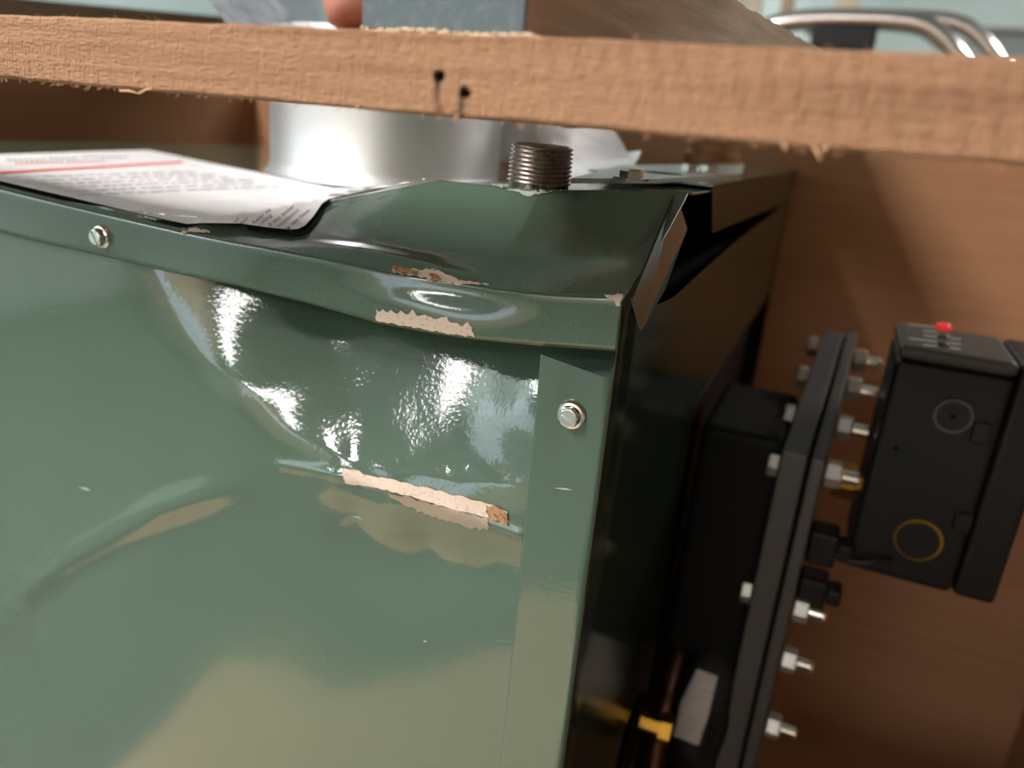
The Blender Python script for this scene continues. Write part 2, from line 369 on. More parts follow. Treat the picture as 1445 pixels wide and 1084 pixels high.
# pressed crease line
cr = [(lambda p: np.array([p.x, p.z]))(ony(*q, YF+.004)) for q in [(395, 655), (480, 668), (560, 690), (640, 717), (735, 752)]]
def segd(Q, a, b):
    t = np.clip(((Q-a)@(b-a))/((b-a)@(b-a)), 0, 1); return np.linalg.norm(Q-(a+t[:, None]*(b-a)), axis=1)
dm = np.min([segd(Q, cr[i], cr[i+1]) for i in range(len(cr)-1)], axis=0)
D = D-.0011*np.exp(-(dm/.0022)**2)*sst(-.235, -.19, Q[:, 0])
Yp = YF+.0035+D; zz = Q[:, 1].copy()
dr = np.min([segd(Q, rdg[i], rdg[i+1]) for i in range(len(rdg)-1)], axis=0); Yp = Yp-.0028*np.exp(-(dr/.0080)**2)*(1-sst(-.26, -.20, Q[:, 0]))
G = np.c_[Q[:, 0], Yp, zz].reshape(len(xs), len(zs), 3)
front = obj('front_panel', grid(G), GREEN, boiler, smooth=True)
B_FRONT = bvh_of(front)

# side panel with the corner fold over the front
prof = [(-.0868, YF+.0010), (-.0866, YF-.0004)]+[(x, YF-.0006) for x in np.linspace(-.0860, -.0635, 26)]
for k in range(1, 7):
    a = k/6*math.pi/2; prof.append((-.0630+.0025*math.sin(a), YF-.0006+.0025-.0025*math.cos(a)))
ys_ = list(np.linspace(YF+.004, .435, 34))+list(np.linspace(.445, BY1, 30)); prof += [(XR, y) for y in ys_]
ncorner = 28+3
rows = []
zl = [0]
for i, (x, y) in enumerate(prof):
    if i < ncorner: ztop = -.0738-.0036*max(0, min(1, (x+.0868)/.0235))
    else: ztop = float(np.interp(y, [YF, .245, .315, .90], [-.0560, -.0575, -.0630, -.0500]))
    zr = [ztop+(-.082-ztop)*k/6 for k in range(6)]+list(np.linspace(-.082, -.145, 30))+list(np.linspace(-.147, -.26, 40))+list(np.linspace(-.28, BZ0, 12))
    r = []
    for z in zr:
        yy, xx = y, x
        if i < ncorner-3:   # ripples in the narrow strip round the screw
            yy += -.0005*math.exp(-((x+.079)/.004)**2-((z+.082)/.006)**2)+.0007*math.exp(-((x+.075)/.006)**2-((z+.097)/.012)**2)-.0003*math.sin(z*70)
        else: xx += .0012*math.sin(y*14+1)*math.sin(z*16)*(1 if i > ncorner+4 else .2)
        r.append((xx, yy, z))
    rows.append(r)
side = obj('side_panel', grid(rows, skip=lambda i, j: rows[i][j][1] > .434 and rows[i][j][2] < -.146), GREEN_SHADE, boiler, smooth=True)
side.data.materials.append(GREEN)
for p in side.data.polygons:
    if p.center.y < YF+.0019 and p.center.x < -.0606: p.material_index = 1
obj('back_panel', box((BX0, BY1, BZ0), (XR, BY1+.001, -.05)), GREEN_SHADE, boiler)
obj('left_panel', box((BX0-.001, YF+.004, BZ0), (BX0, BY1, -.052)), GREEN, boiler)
obj('bottom_panel', box((BX0, YF+.004, BZ0-.001), (XR, BY1, BZ0)), GREEN_SHADE, boiler)
B_SIDE = bvh_of(side)
obj('insulation', box((BX0+.02, YF+.055, BZ0+.02), (XR-.035, BY1-.02, -.085)), DARK, boiler)  # black box standing in for the shade inside the jacket
for x in (-.62, -.14):
    for y in (.30, .80): obj('foot', lathe([(0, 0), (.02, 0), (.02, .021), (0, .021)], (x, y, BZ0-.0215), (0, 0, 1), 16), BLACKI, boiler)

# sheet metal screws
def screw(px, Y, ang, nrm=(0, -1, 0)):
    c = ony(*px, Y); n = Vector(nrm).normalized()
    bm = lathe([(0, 0), (.0050, 0), (.0051, .0004), (.0046, .0010), (.0038, .0012)], c, n, 40)
    a, u, v = frame(n)
    def ring(r, h, hexa):
        out = []
        for k in range(48):
            t = 2*math.pi*k/48+.3; rr = r/math.cos(((t-.3) % (math.pi/3))-math.pi/6) if hexa else r
            out.append(c+a*h+(u*math.cos(t)+v*math.sin(t))*rr)
        return out
    rs = [ring(.0034, .0011, True), ring(.0034, .0031, True), ring(.0032, .0036, False), ring(.0029, .0037, False)]
    grid([[r[k] for r in rs] for k in range(48)], True, bm)
    # slotted top: two half discs with a recessed slot
    su = (u*math.cos(ang)+v*math.sin(ang)); sv = n.cross(su)
    hw = .00062
    for sg in (-1, 1):
        a0 = math.asin(hw/.0029); pts = [c+n*.0037+(su*math.cos(t)+sv*sg*math.sin(t))*.0029 for t in np.linspace(a0, math.pi-a0, 16)]
        vs = [bm.verts.new(p) for p in pts]; lo = [bm.verts.new(p-n*.0009) for p in (pts[0], pts[-1])]
        bm.faces.new(vs); bm.faces.new((vs[0], vs[-1], lo[1], lo[0]))
    vs = [bm.verts.new(c+n*.0028+su*s*.0029+sv*t*hw) for s, t in ((-1, -1), (1, -1), (1, 1), (-1, 1))]; bm.faces.new(vs)
    bmesh.ops.recalc_face_normals(bm, faces=bm.faces)
    return obj('screw', bm, ZINC, boiler)
screw((143, 334), YF+.0004, math.radians(120))
screw((806, 586), YF-.0008, math.radians(-28))
screw((806, 1500), YF-.0008, .4)

# threaded pipe nipple
NPc = ony(760, 264, .305)
pr = [(.0100, -.02), (.0100, .0158), (.0112, .0168)]; h = .0168
for k in range(9):
    zt = .0165-k*.00170; ro = .0128+.00006*k
    pr += [(ro-.0010, zt), (ro, zt-.0005), (ro, zt-.0008), (ro-.0010, zt-.0014)]
pr += [(.0126, -.001), (.0126, -.03)]
nb = obj('threaded_nipple', lathe(pr, NPc, (.015, -.02, 1), 64), STEEL, boiler, smooth=True)

# flue collar
cc = Vector((-.322, .508, -.047)); 
col = obj('flue_collar', lathe([(.0880, 0), (.0850, .003), (.0835, .008), (.0830, .030), (.0830, .060), (.0850, .063), (.0850, .067), (.0830, .070), (.0830, .095), (.0818, .095), (.0818, .002)], cc, (0, 0, 1), 96), ALU, boiler, smooth=True)
# right-rear supply nipple with its plate, bolts and hole
sp = onz(1003, 236, -.0225)
obj('rusty_supply_pipe', lathe([(0, .05), (.020, .05), (.020, .012), (.0235, .011), (.0235, -.002), (0, -.002)], sp, (0, 0, 1), 40), RUSTY, boiler, smooth=False)
pl = [onz(805, 259, -.0205), onz(875, 238, -.0205), onz(1050, 235, -.0205), onz(1045, 250, -.0205), onz(925, 259, -.0205)]
pla = obj('mounting_plate', prism(pl, (0, 0, .002)), mat('grey_green_plate', (.36, .40, .34), .35), boiler)
B_PL = bvh_of(pla)
for px in ((890, 254), (973, 243), (1000, 244)):
    c = onz(*px, -.0185)
    b_ = obj('bolt', lathe([(0, .0045), (.0045, .0045), (.005, .0035), (.005, .001), (.0075, .001), (.0075, 0), (0, 0)], c, (0, 0, 1), 6), ZINC, boiler)
hc = onz(935, 244, -.0183)
obj('plate_hole', lathe([(0, 0), (.010, 0)], hc, (0, 0, 1), 24), DARK, boiler)  # flat black disc, the shade in the hole as colour

# ---- cast iron neck, flange plates, bolts on the right side
obj('cast_iron_neck', box((-.058, .458, -.335), (-.0064, .56, -.166)), BLACKI, boiler, bev=.006)
obj('cast_iron_section', box((-.20, .445, -.345), (-.070, .80, -.168)), BLACKI, boiler, bev=.006)
def plate(name, x0, x1, ya, yb, zt, m, slope=.22, bev=.0012):
    pts = [(x0, ya, zt), (x0+.008, yb, zt+(yb-ya)*slope), (x0+.008, yb, -.52), (x0, ya, -.52)]
    return obj(name, prism(pts, (x1-x0, 0, 0)), m, boiler, bev=bev)
plate('flange_plate', -.0085, .0060, .450, .625, -.1695, FLG)
plate('gasket', .0062, .0080, .453, .622, -.1705, DARK, bev=0)
plate('cover_plate', .0082, .0155, .446, .628, -.1690, FLG)
# hexagonal nuts and bolt heads
def hexprism(c, r, h, axis, bm=None): return lathe([(0, 0), (r*.9, 0), (r, h*.12), (r, h*.88), (r*.9, h), (0, h)], c, axis, 6, bm)
def bolt(c0, c1):
    """nut on the cover side at c0, head on the neck side at c1"""
    if c0 is not None:
        b = obj('bolt', lathe([(0, 0), (.0042, 0), (.0042, .0185), (.0030, .0200), (0, .0200)], c0, (1, 0, 0), 20), ZINC, boiler, smooth=False)
        obj('nut', hexprism(c0, .0085, .0095, (1, 0, 0)), NUTM, b)
    if c1 is not None:
        b = obj('bolt_head', hexprism(c1, .0080, .0065, (-1, 0, 0)), NUTM, boiler)
XN = .0168
for px in ((1212, 508), (1206, 549), (1194, 604), (1172, 668), (1130, 860), (1110, 930), (1086, 1022)):
    Yg = {508: .60, 549: .555, 604: .505, 668: .462, 860: .462, 930: .462, 1022: .462}[px[1]]
    p = ony(*px, Yg); p.x = XN+(.006 if Yg > .5 else 0)*(Yg-.45)/.15; bolt(p, None)
for px, Yg in (((1164, 492), .60), ((1146, 534), .555), ((1124, 590), .505), ((1100, 655), .462), ((1062, 835), .462)):
    p = ony(*px, Yg); p.x = -.0088+(.006 if Yg > .5 else 0)*(Yg-.45)/.15; bolt(None, p)

# control box
cb = obj('control_box', box((.0405, .472, -.2440), (.1000, .540, -.1087)), BLACKP, boiler, bev=.004)
cb['label'] = 'black plastic control box with knockouts and indicator lights'
YB = .472
obj('box_top', box((.0402, .4712, -.1085), (.1002, .541, -.1000)), BLACKLIT, cb, bev=.0045)
obj('box_cover', box((.1006, .4722, -.2440), (.1225, .541, -.1000)), BLACKP, cb, bev=.003)
def ring(c, r0, r1, h, axis, m, nm, par, seg=32): return obj(nm, lathe([(r0, 0), (r0, h), (r1, h), (r1, 0)], c, axis, seg), m, par)
k1 = ony(1345, 587, YB-.0008); ring(k1, .0085, .0100, .0012, (0, -1, 0), BLACKLIT, 'knockout_ring', cb)
obj('knockout_disc', lathe([(0, 0.0004), (.0084, .0004), (.0084, -.001)], k1, (0, -1, 0), 32), BLACKP, cb)
obj('pin_hole', lathe([(0, 0.0007), (.0014, .0007)], k1, (0, -1, 0), 12), DARK, cb)
k2 = ony(1296, 762, YB-.0006)
ring(k2, .0108, .0130, .0008, (0, -1, 0), BRASS, 'brass_ring', cb); obj('knockout_disc', lathe([(0, .0022), (.0117, .0022), (.0117, 0)], k2+Vector((-.0006, 0, 0)), (0, -1, 0), 32), BLACKP, cb)
obj('pin_hole', lathe([(0, 0.0007), (.0016, .0007)], ony(1264, 632, YB), (0, -1, 0), 12), DARK, cb)
for px in ((1388, 612), (1362, 738)):
    p = ony(*px, YB-.001); obj('latch', box(p+Vector((-.006, -.0025, -.006)), p+Vector((.003, .0005, .006))), BLACKP, cb, bev=.001)
ZT = -.0999
c = onz(1331, 464, ZT); obj('red_indicator', lathe([(.0048, 0), (.0044, .002), (.0030, .0034), (0, .0040)], c, (0, 0, 1), 24), RED, cb, smooth=True)
for px in ((1331, 476), (1331, 487)):
    c = onz(*px, ZT); obj('dark_indicator', lathe([(.0034, 0), (.003, .0015), (0, .002)], c, (0, 0, 1), 20), AMBER, cb, smooth=True)
bm = bmesh.new()
for i, y in enumerate(np.linspace(464, 491, 5)):
    for (xa, xb) in ((1303-(20 if i in (0, 3) else 0), 1323), (1341, 1356)):
        if xa > 1340 and i < 2: continue
        a = onz(xa, y-4+(xa-1300)*.11, ZT+.0003); b = onz(xb, y-4+(xb-1300)*.11, ZT+.0003)
        dy = Vector((0, .0026, 0)); bm.faces.new([bm.verts.new(v) for v in (a, b, b+dy, a+dy)])
tag(obj('printed_lines', bm, WTXT, cb), None, None, None, 'stuff')
# immersion fitting between cover plate and control box
fp = ony(1203, 690, .490); 
obj('brass_fitting', lathe([(0, 0), (.007, 0), (.007, .008), (.0115, .008), (.0115, .020), (.008, .020), (.008, .026), (0, .026)], (.0166, .50, fp.z), (1, 0, 0), 6), BRASS, boiler)
# black probe bodies and their wire
for (x, y, Yg, s) in ((1160, 765, .47, .013), (1155, 830, .47, .012)):
    p = ony(x, y, Yg); obj('sensor_body', box((.017, p.y-.008, p.z-s), (.034, p.y+.012, p.z+s*.7)), BLACKP, boiler, bev=.002)
    obj('sensor_cap', box((.0342, p.y-.006, p.z-s*.6), (.043, p.y+.010, p.z+s*.3)), BLACKP, boiler, bev=.002)
w = [ony(1172, 778, .466), ony(1200, 792, .466), ony(1235, 793, .466), ony(1262, 786, .475)]
obj('control_wire', tube(smooth_path(w), .0022, 10), BLACKP, boiler, smooth=True)

# circulator at the bottom with its paper label, brass union and copper bend
gc = Vector((-.040, .500, -.375))
circ = obj('circulator', lathe([(0, 0), (.050, 0), (.062, .003), (.066, .010), (.066, .030), (.062, .034), (.050, .036), (.045, .0395), (0, .0395)], gc, (1, -.06, -.02), 64), BLACKP, boiler, smooth=True)
circ['label'] = 'round black circulator body with a silver sticker on its rim'
B_C = bvh_of(circ)
patch('rim_sticker', [(984, 944), (1013, 955), (1000, 1010), (986, 1052), (950, 1038), (962, 990)], [B_C], SILV, circ, off=.0006, step=6, label='silver grey sticker on the circulator rim')
bp = ony(888, 1010, .420); zf = bp.z
obj('brass_union', lathe([(0, -.0012), (.0062, -.0012), (.0062, .0150), (.0100, .0150), (.0100, .0220), (.007, .0222), (0, .0222)], (XR-.0005, .420, zf), (1, .05, -.04), 6), BRASS, boiler)
obj('panel_hole', lathe([(0, 0), (.030, 0), (.030, -.001)], (XR+.0016, .400, zf), (1, 0, 0), 40), DARK, boiler)  # black disc on the panel for the shade of the pipe opening
obj('copper_bend', tube(smooth_path([(-.050, .62, -.27), (-.046, .60, -.31), (-.050, .55, -.35), (-.052, .50, -.40), (-.052, .48, -.46)]), .007, 14), COPPER, boiler, smooth=True)

# ---- paint chips and scrapes (bare metal where the enamel is gone)
chip = [(530, 433), (536, 440), (541, 436), (546, 441), (552, 437), (557, 441), (561, 443), (566, 438), (574, 444), (581, 437), (590, 446), (601, 444), (612, 450), (622, 448), (631, 447), (636, 455), (646, 456), (652, 461), (660, 454), (666, 462), (670, 476), (640, 472), (600, 465), (560, 458), (531, 452)]
patch('paint_chip', jag(chip, 1.6, 4), [B_LID], PRIMER, boiler, off=.0002, step=5, label='bare primer chip on the lower lip of the lid flange')
patch('paint_chip', jag([(482, 661), (500, 663), (520, 671), (560, 678), (610, 690), (660, 703), (690, 711), (716, 722), (718, 738), (690, 731), (655, 722), (600, 707), (560, 695), (520, 686), (488, 682)], 1.6, 6), [B_FRONT], PRIMER, boiler, off=.0003, step=6, label='long scraped strip of bare primer along the front panel crease')
patch('paint_chip', jag([(548, 694), (600, 708), (655, 723), (690, 733), (688, 748), (660, 744), (610, 729), (570, 712), (552, 702)], 2.2, 5), [B_FRONT], mat('stained_primer', (.30, .235, .175), .6), boiler, off=.00025, step=6, label='darker stained primer below the scraped strip')
patch('wood_smear', jag([(686, 713), (700, 714), (716, 725), (719, 744), (706, 740), (690, 731)], 2.5, 4), [B_FRONT], RUSTCHIP, boiler, off=.0006, step=4, label='brown wood fibre ground into the crease')
patch('paint_chip', jag([(553, 380), (572, 379), (590, 382), (612, 380), (630, 388), (648, 396), (690, 402), (690, 404), (650, 402), (620, 398), (590, 391), (556, 386)], 1.6, 5), [B_LID], PRIMER, boiler, off=.0004, step=4)
patch('wood_smear', jag([(553, 378), (566, 378), (590, 384), (588, 391), (558, 386)], 2, 4), [B_LID], RUSTCHIP, boiler, off=.0007, step=4)
patch('wood_smear', jag([(606, 387), (616, 388), (622, 397), (610, 397)], 1, 3), [B_LID], RUSTCHIP, boiler, off=.0008, step=4)
patch('paint_chip', jag([(257, 322), (272, 322), (296, 327), (296, 330), (270, 328), (258, 330)], 1.4, 4), [B_LID], PRIMER, boiler, off=.0003, step=3)
patch('paint_chip', jag([(853, 417), (880, 417), (890, 424), (878, 434), (870, 432), (868, 424), (856, 421)], 1.5, 4), [B_LID], PRIMER, boiler, off=.0003, step=3)
patch('paint_chip', jag([(688, 258), (715, 260), (740, 270), (765, 269), (800, 266), (798, 271), (775, 272), (760, 275), (742, 277), (728, 271), (705, 265)], 1.8, 4), [B_LID], SCUFF, boiler, off=.0003, step=4, label='pale scuffed ring where the nipple tore the lid')
for (x, y, L, a) in ((120, 690, 10, .3), (955, 795, 8, 0), (505, 730, 9, .3), (600, 905, 3, 0), (560, 525, 7, 1.8), (795, 690, 14, .12)):
    ca, sa = math.cos(a), math.sin(a)
    patch('scuff_mark', [(x-L*ca, y-L*sa), (x+L*.2, y-1.6), (x+L*ca, y+L*sa), (x, y+1.2)], [B_FRONT, B_SIDE], SCUFF, boiler, step=4)

# ---- warning label on the lid
LAB = [(-80, 225.5), (0, 222.5), (120, 218), (208, 215.5), (216, 216.5), (260, 226), (340, 243), (420, 260), (470, 271), (492, 271), (520, 266), (560, 258), (600, 252.5), (618, 250.5), (624, 252.5), (600, 260), (560, 267), (520, 274), (488, 281), (466, 287),
       (457, 293), (444, 312), (432, 325), (422, 330), (408, 331), (380, 328), (340, 322), (300, 321), (265, 323), (240, 318.5), (180, 304.5), (100, 285.5), (0, 262), (-260, 209)]
LAB[-1] = (-80, 246)
blk = [(466, 286), (460, 292), (447, 315), (434, 329), (423, 334), (406, 334.5), (380, 331.5), (350, 327), (352, 322), (400, 322), (440, 300)]
lab = patch('warning_label', LAB, [B_LID], PAPER, boiler, off=.0021, step=5, label='white paper label with a red line and fine print on the lid')
patch('label_border', blk, [B_LID], BLACKEDGE, lab, off=.0007, step=5)
B_LAB = bvh_of(lab)
patch('red_line', [(-50, 245.5), (0, 243), (60, 239), (130, 235.5), (200, 231), (257, 228), (257, 230.5), (200, 233.5), (130, 238), (60, 242), (0, 246), (-50, 248.5)], [B_LAB], REDINK, lab, off=.0003, step=8)
# lines of fine print run along the label, nearly edge-on
bm = bmesh.new(); bmr = bmesh.new()
def on_label(x, y, off=.0004):
    d = Vector(ray(x, y)).normalized(); h = B_LAB.ray_cast(Vector((0, 0, 0)), d)
    return None if h[0] is None else h[0]-d*off*.5+Vector((0, 0, off))
def dash(bmx, a, b, w):
    pa, pb, pc, pd = on_label(a[0], a[1]-w), on_label(b[0], b[1]-w), on_label(b[0], b[1]+w), on_label(a[0], a[1]+w)
    if None in (pa, pb, pc, pd): return
    bmx.faces.new([bmx.verts.new(p) for p in (pa, pb, pc, pd)])
for i in range(6):
    y0 = 251+i*5.0; x = 20+i*18; xe = 265+i*24
    while x < xe:
        L = random.uniform(6, 20); sl = -.045-.004*i; dash(bm, (x, y0+(x)*(-sl)*0+(x-20)*.0), (x+L, y0+L*sl), .45); x += L+random.uniform(3, 8)
        y0 += (L+5)*sl*.7
for x0, x1, y in ((10, 60, 226.5), (70, 110, 224.5), (118, 175, 222)): 
    x = x0
    while x < x1: dash(bm, (x, y), (x+5, y-.2), 1.0); x += 8
for x0, x1, y in ((22, 88, 231.5), (95, 150, 229.5)):
    x = x0
    while x < x1: dash(bmr, (x, y-(x-x0)*.03), (x+4, y-(x-x0)*.03), 1.0); x += 7
tag(obj('fine_print', bm, GREYINK, lab), None, None, None, 'stuff'); tag(obj('red_print', bmr, REDINK, lab), None, None, None, 'stuff')
def text_on(s, x, y, ang, size, bvhf, m, name, parent, shear=.35):
    cu = bpy.data.curves.new(name, 'FONT'); cu.body = s; cu.size = 1; to = bpy.data.objects.new(name, cu); COL.objects.link(to)
    me = bpy.data.meshes.new_from_object(to); bpy.data.objects.remove(to); ca, sa = math.cos(ang), math.sin(ang)
    for v in me.vertices:
        px = x+(v.co.x*ca)*size+v.co.y*sa*size*-.75; py = y-(v.co.x*sa)*size-v.co.y*ca*size*.75
        p = bvhf(px, py); 
        v.co = p if p else Vector((0, .5, -.5))
    return obj(name, me, m, parent)
for s, x, y in (('do not have', 402, 328), ('Installation', 391, 324.5), ('If this boiler', 381, 322), ('rating', 367, 320), ('Refer to', 358, 318.5), ('per', 341, 318), ('or', 332, 316)):
    text_on(s, x, y, math.radians(40), 9.5, on_label, INK, 'label_text', lab)

# ------------------------------------------------------------------ wooden board across the front
YBd = .170; BD = .062
tab_t = []; 
bx = np.arange(-.62, .3301, .0007); bz = np.linspace(0, 1, 30)
def stain_shade(x, z): return 1
ph = rng.uniform(0, 6, 12)
rowsb = []; 
for x in bx:
    zt = .0180+.00012*math.sin(x*90+1)+.00008*math.sin(x*310)+rng.uniform(-.00005, .00005)
    zb = .0001+.00014*math.sin(x*70)+.00010*math.sin(x*260+2)+rng.uniform(-.00007, .00007)
    rowsb.append([(x, YBd+BD, zb), (x, YBd+.004, zb)]+[(x, YBd+(.0006 if t in (0, 1) else 0)+rng.uniform(-.00007, .00007)+.00013*math.sin(x*1100+t*5)*(.5+.5*math.sin(x*23+3*t)), zb+(zt-zb)*t) for t in bz]+[(x, YBd+.004, zt), (x, YBd+BD, zt)])
bmb = grid(rowsb); 
for e in (0, len(bx)-1): pass
me = bpy.data.meshes.new('crate_board'); bmb.to_mesh(me); bmb.free()
holes = [ony(619, 107, YBd), ony(655.5, 131, YBd)]
stains = [(ony(617, 125, YBd), .0009, .0032, .25), (ony(617, 116, YBd), .0006, .0015, .35), (ony(651, 147, YBd), .0009, .0034, .3), (ony(620, 153, YBd), .0014, .0010, .45), (ony(641, 165, YBd), .0010, .0016, .4)]
ca = me.color_attributes.new('wear', 'FLOAT_COLOR', 'POINT'); vals = []
for v in me.vertices:
    m_ = 1.0; p = v.co
    if p.y < YBd+.003:
        for hcn in holes:
            d = math.hypot(p.x-hcn.x, p.z-hcn.z)
            if d < .00105: v.co.y += .004; m_ *= .03  # shade down the nail hole painted in as near-black
            elif d < .0016: m_ *= .55
        for c_, rx, rz, s in stains:
            q_ = ((p.x-c_.x)/rx)**2+((p.z-c_.z)/rz)**2
            if q_ < 1.5: m_ *= s+(1-s)*min(1, q_/1.5)**2
    vals += [m_, m_**1.1, m_**1.2, 1]
ca.data.foreach_set('color', vals)
board = empty('crate_board'); tag(board, 'rough-sawn reddish wooden board running across the photo above the boiler', 'board')
bf = obj('plank', me, WOOD, board, smooth=False)
for xe in (-.6202, .3292): obj('end_grain', box((xe, .1706, .0004), (xe+.0004, .2316, .0176)), WOOD2, board)
bm = bmesh.new()
for k in range(150):
    x = rng.uniform(-.26, .05); topf = rng.random() < .25; z = .0181 if topf else .0
    L = rng.uniform(.0005, .0016)*(1 if not topf else .7); dx = rng.uniform(-.0012, .0012)
    P0 = Vector((x, YBd+.0008, z)); P1 = P0+Vector((dx*.5, -.0004, (L if topf else -L)*.6)); P2 = P0+Vector((dx*1.6, -.0006, (L if topf else -L)))
    tube([P0, P1, P2], [.00008, .00006, .00002], 4, bm)
for (x, y, x2, y2) in ((170, 128, 196, 132), (196, 132, 215, 125), (1148, 208, 1158, 226), (1105, 206, 1110, 212), (1160, 212, 1170, 209), (505, 150, 503, 155)):
    a, b = ony(x, y, YBd-.0003), ony(x2, y2, YBd-.001); tube([a, (a+b)/2+Vector((0, 0, .0003)), b], [.0003, .0003, .0001], 5, bm)
tag(obj('splinters', bm, mat('splinter_wood', (.62, .36, .19), .85), board), None, None, None, 'stuff')
obj('wood_chip', prism([ony(639, 161, YBd-.0004), ony(647, 160, YBd-.0004), ony(648, 167, YBd-.0008), ony(641, 173, YBd-.0008)], (0, .0006, 0)), mat('brown_chip', (.22, .10, .05), .8), board)
for x in (-.64, .335):
    tag(obj('crate_post', box((x-.02, .165, FLOOR+.0), (x+.018, .205, -.0015) if x > 0 else (x+.018, .205, -.0015)), WOOD2), ('left' if x < 0 else 'right')+' upright wooden post carrying the rough board', 'post', 'crate posts')

# lumber lying on the board, painted end towards us, running back to the right
A = onz(515, 45, .0186); B = onz(719, 48, .0186); B = Vector((B.x, A.y+.0, .0186)); 
ex = (Vector((B.x, B.y, 0))-Vector((A.x, A.y, 0))).normalized(); wid = (B-A).length
farp = ray(1440, 250); dirl = Vector((farp[0], farp[1], 0)).normalized()
lum = empty('lumber_offcut'); tag(lum, 'squared lumber with blue-grey painted end resting on the rough board', 'lumber')
hgt = .0305
def lp(s, t, z): return Vector((A.x, A.y, 0))+ex*(wid*s)+dirl*t+Vector((0, 0, z))
bm = bmesh.new()
n = 60; rws = []
for i in range(n+1):
    t = .40*i/n; rws.append([lp(0, t, .0192+rng.uniform(-.0003, .0003)), lp(1, t, .0192+rng.uniform(-.0003, .0003)), lp(1, t, .0192+hgt+rng.uniform(-.0004, .0004)), lp(0, t, .0192+hgt), lp(0, t, .0192)])
grid(rws, False, bm); bm.faces.new([bm.verts.new(p) for p in rws[-1][:4]]); bmesh.ops.recalc_face_normals(bm, faces=bm.faces)
obj('timber', bm, mat('pale_planed_wood', (.66, .53, .42), .75, vary=((140, 12, 300), (.50, .38, .28), .4, .7), bump=[((500, 60, 900), .8, .0003, 4)]), lum)
obj('painted_end', prism([lp(-.005, -.0008, .0196), lp(1.0, -.0008, .0192), lp(1.0, -.0008, .0192+hgt), lp(0, -.0008, .0192+hgt)], dirl*.0010), ENDPAINT, lum)['label'] = 'end face painted blue grey'
bm = bmesh.new()
for k in range(46):
    s = k/45*1.5; a = lp(min(s, 1.0), -.0012+max(0, s-1)*.02, .0190+rng.uniform(-.0004, .0004)); b = a+ex*rng.uniform(.001, .004)+Vector((0, -rng.uniform(0, .0006), -rng.uniform(-.0003, .0006)))
    tube([a, (a+b)/2+Vector((0, 0, .0002)), b], [.0005, .0004, .0001], 5, bm)
tag(obj('torn_fibres', bm, TORN, lum), None, None, None, 'stuff')

deck = tag(empty('crate_deck'), 'wooden deck boards lying across the crate top above the right part of the boiler', 'crate deck')  # out of view, added to shade the lower carton wall and right lid
for k in range(3): obj('deck_board', box((-.17, .11+k*.106, .160), (.33, .21+k*.106, .180)), WOOD2, deck)
for k in range(4): obj('deck_board', box((-.80, .50+k*.100, .160), (-.13, .595+k*.100, .180)), WOOD2, deck)  # rear boards added to darken the back left of the carton
obj('deck_batten', box((-.80, .50, .1405), (-.76, .90, .1595)), WOOD2, deck); obj('deck_batten', box((-.172, .1305, .1803), (-.132, .90, .2)), WOOD2, deck)
for y in (.13, .39): obj('deck_riser', box((.29, y, .0415 if y > .25 else .0195), (.32, y+.03, .1595)), WOOD2, deck)
# ------------------------------------------------------------------ hand gripping the lumber
def skin_mesh(name, chains, m, parent=None, sub=2):
    """chains: list of [(co, radius), ...]; first vertex of each later chain may be an index tuple ('at', i)"""
    vs = []; es = []; rs = []
    for ch in chains:
        prev = None
        for it in ch:
            if isinstance(it[0], str): prev = it[1]; continue
            vs.append(it[0]); rs.append(it[1]); i = len(vs)-1
            if prev is not None: es.append((prev, i))
            prev = i
    me = bpy.data.meshes.new(name); me.from_pydata([tuple(v) for v in vs], es, []); me.materials.append(m)
    o = bpy.data.objects.new(name, me); COL.objects.link(o); 
    if parent: o.parent = parent
    sk = o.modifiers.new('skin', 'SKIN'); me.skin_vertices or bpy.ops
    for i, r in enumerate(rs): me.skin_vertices[0].data[i].radius = (r, r)
    me.skin_vertices[0].data[0].use_root = True
    s = o.modifiers.new('sub', 'SUBSURF'); s.levels = sub; s.render_levels = sub; sk.use_smooth_shade = True
    return o
hand = tag(empty('person'), 'person mostly out of view whose hand grips the lumber above the board', 'person')
def make_skin(name, chains, m, parent, sub=2):
    vs = []; es = []; rs = []
    for ch in chains:
        prev = None
        for it in ch:
            if it[0] == 'at': prev = it[1]; continue
            vs.append(Vector(it[0])); rs.append(it[1]); i = len(vs)-1
            if prev is not None: es.append((prev, i))
            prev = i
    me = bpy.data.meshes.new(name); me.from_pydata(vs, es, []); me.materials.append(m)
    o = bpy.data.objects.new(name, me); COL.objects.link(o); o.parent = parent
    mod = o.modifiers.new('skin', 'SKIN'); mod.use_smooth_shade = True
    if not me.skin_vertices: raise RuntimeError('no skin layer')
    for i, r in enumerate(rs): me.skin_vertices[0].data[i].radius = (r, r)
    me.skin_vertices[0].data[0].use_root = True
    s = o.modifiers.new('sub', 'SUBSURF'); s.levels = sub; s.render_levels = sub
    return o
lx0 = A.x
hz = .0192
